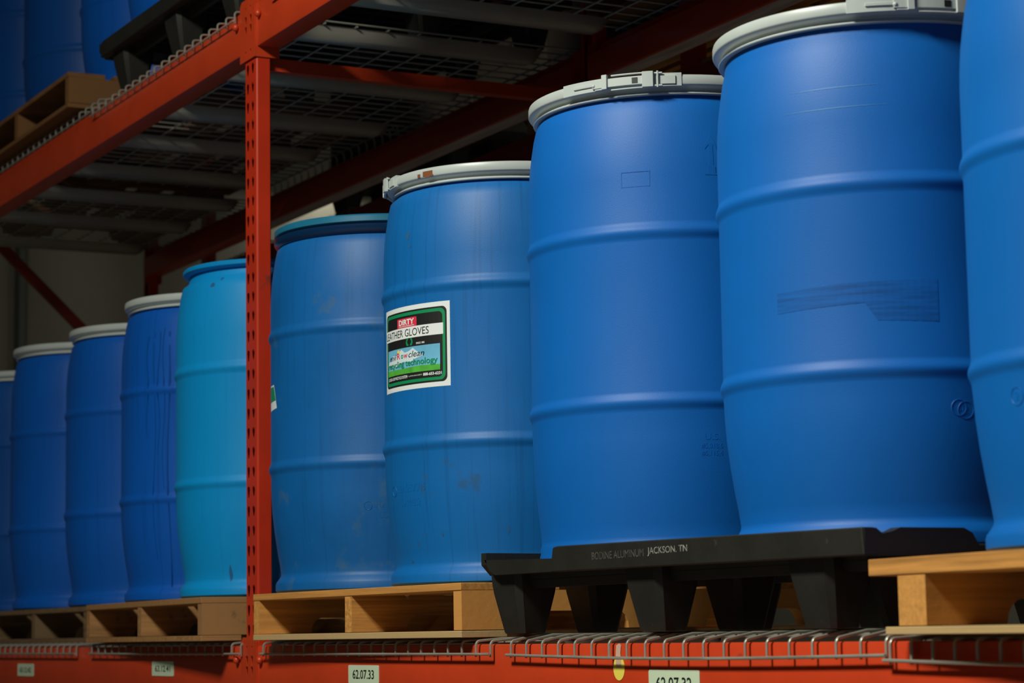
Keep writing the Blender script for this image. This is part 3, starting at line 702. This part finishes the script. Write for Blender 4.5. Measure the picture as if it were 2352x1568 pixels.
layer(shift(text_bm('o', .010, .009, bold=.02), -.0245, -.0180), P_GREEN, 6, 'lettering')
layer(shift(text_bm('w', .015, .009, bold=.01), -.0105, -.0180), P_RED, 6, 'lettering')
layer(shift(text_bm('clean', .052, .0135, shear=.25), .0265, -.0155), P_BLACK, 6, 'lettering')
layer(shift(text_bm('recycling technology', .186, .0185, bold=.02), -.003, -.0360), P_GREEN, 6, 'lettering')
layer(shift(text_bm('CLOSED-LOOP RECYCLE SYSTEM', .094, .0065, bold=.02), -.052, -.0640), P_WHITE, 4, 'lettering')
layer(shift(text_bm('by ROWLAND SAFETY', .045, .0038), .0225, -.0645), P_WHITE, 4, 'lettering')
layer(shift(text_bm('888-653-6231', .052, .0065, bold=.03), .074, -.0640), P_WHITE, 4, 'lettering')
# the small triangular sticker edge on the scuffed drum
s5 = bm_obj('sticker', wrap(poly_bm([(-.045, -.030), (.022, -.026), (.010, .008), (-.002, .034), (-.045, .034)]), -97.5, .612-PB, R+.0004, .01), P_WHITE, d5[0])
s5['label'] = 'green and white sticker'
bm_obj('print', wrap(poly_bm([(-.043, -.008), (.014, -.006), (.007, .010), (-.003, .030), (-.043, .030)]), -97.5, .612-PB, R+.0008, .01), P_GREEN, s5)

# ------------------------------------------------------------------ yellow tag on the beam
tg = thing('paper_tag', 'small yellow oval tag taped on the beam left of sticker 62.07.32', 'tag', (1.820, 0, -.030))
def disc(name, pts, y0, y1, m):
    n = len(pts); return put(name, MB().add([(u, y0, v) for u, v in pts]+[(u, y1, v) for u, v in pts], [tuple(range(n)), tuple(range(2*n-1, n-1, -1))]+[(i, (i+1) % n, n+(i+1) % n, n+i) for i in range(n)]).mesh(name, m), tg)
disc('oval', [(.0205*math.cos(2*PI*k/24), -.016+.0225*math.sin(2*PI*k/24)) for k in range(24)], -.0003, -.0009, P_YEL)
disc('tape', [(-.010, -.014), (.010, -.016), (.007, .012), (.010, .026), (.004, .030), (-.008, .026), (-.010, .008)], -.0010, -.0013, P_TAPE)

# ------------------------------------------------------------------ back-to-back rack behind
NY = 1.26
t = thing('load_beam', 'dark red beam of the neighbouring rack behind the drums', 'beam', (0, NY, 1.60), 0, 'load beams of the rack behind')
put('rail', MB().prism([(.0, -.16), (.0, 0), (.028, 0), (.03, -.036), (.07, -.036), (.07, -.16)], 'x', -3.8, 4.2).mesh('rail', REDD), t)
nd = thing('wire_deck', 'wire deck hooks on the neighbouring rack seen against the pale wall', 'wire deck', (-3.75, NY, 1.604), 0)
wm = ywire_mesh(.004, .03, .95)
for i in range(24): put('wire', wm, nd, (i*.066, 0, 0))
xm = MB().tube([(0, 0, 0), (1.52, 0, 0)], .003, 6).mesh('cross_wire', WIRE)
for j in range(10): put('cross_wire', xm, nd, (0, .05+.1*j, -.002))
for x, lb in ((-3.80, 'dim post of the neighbouring rack behind the far left'), (.15, 'dim post of the neighbouring rack behind the gloves sticker drum'), (1.95, 'dim post of the neighbouring rack behind the latched drums')):
    t = thing('rack_post', lb, 'rack post', (x, NY+.01, 0)); put('post', POST_R, t)
up2 = plastic_pallet('black plastic pallet added on the rack behind as a dark load', (-2.60, NY+.02, 1.612), 0, False)  # added to keep the gap above the rear rack's beam dark
wood_pallet('wooden pallet on the rack behind, glimpsed between the latched drums', (-.9, NY+.03), (1.88, NY+.03), 1.612, nb=5)
added_carton('dark box added on the black pallet of the rack behind', -2.57, -1.35, NY+.06, NY+.9, 1.780, 2.5)  # boxes added here keep the background dark
added_carton('dark box added on the wooden pallet of the rack behind', -.85, .5, NY+.08, NY+.9, 1.728, 2.5)
added_carton('second dark box added on the wooden pallet of the rack behind', .6, 1.85, NY+.08, NY+.9, 1.728, 2.5)
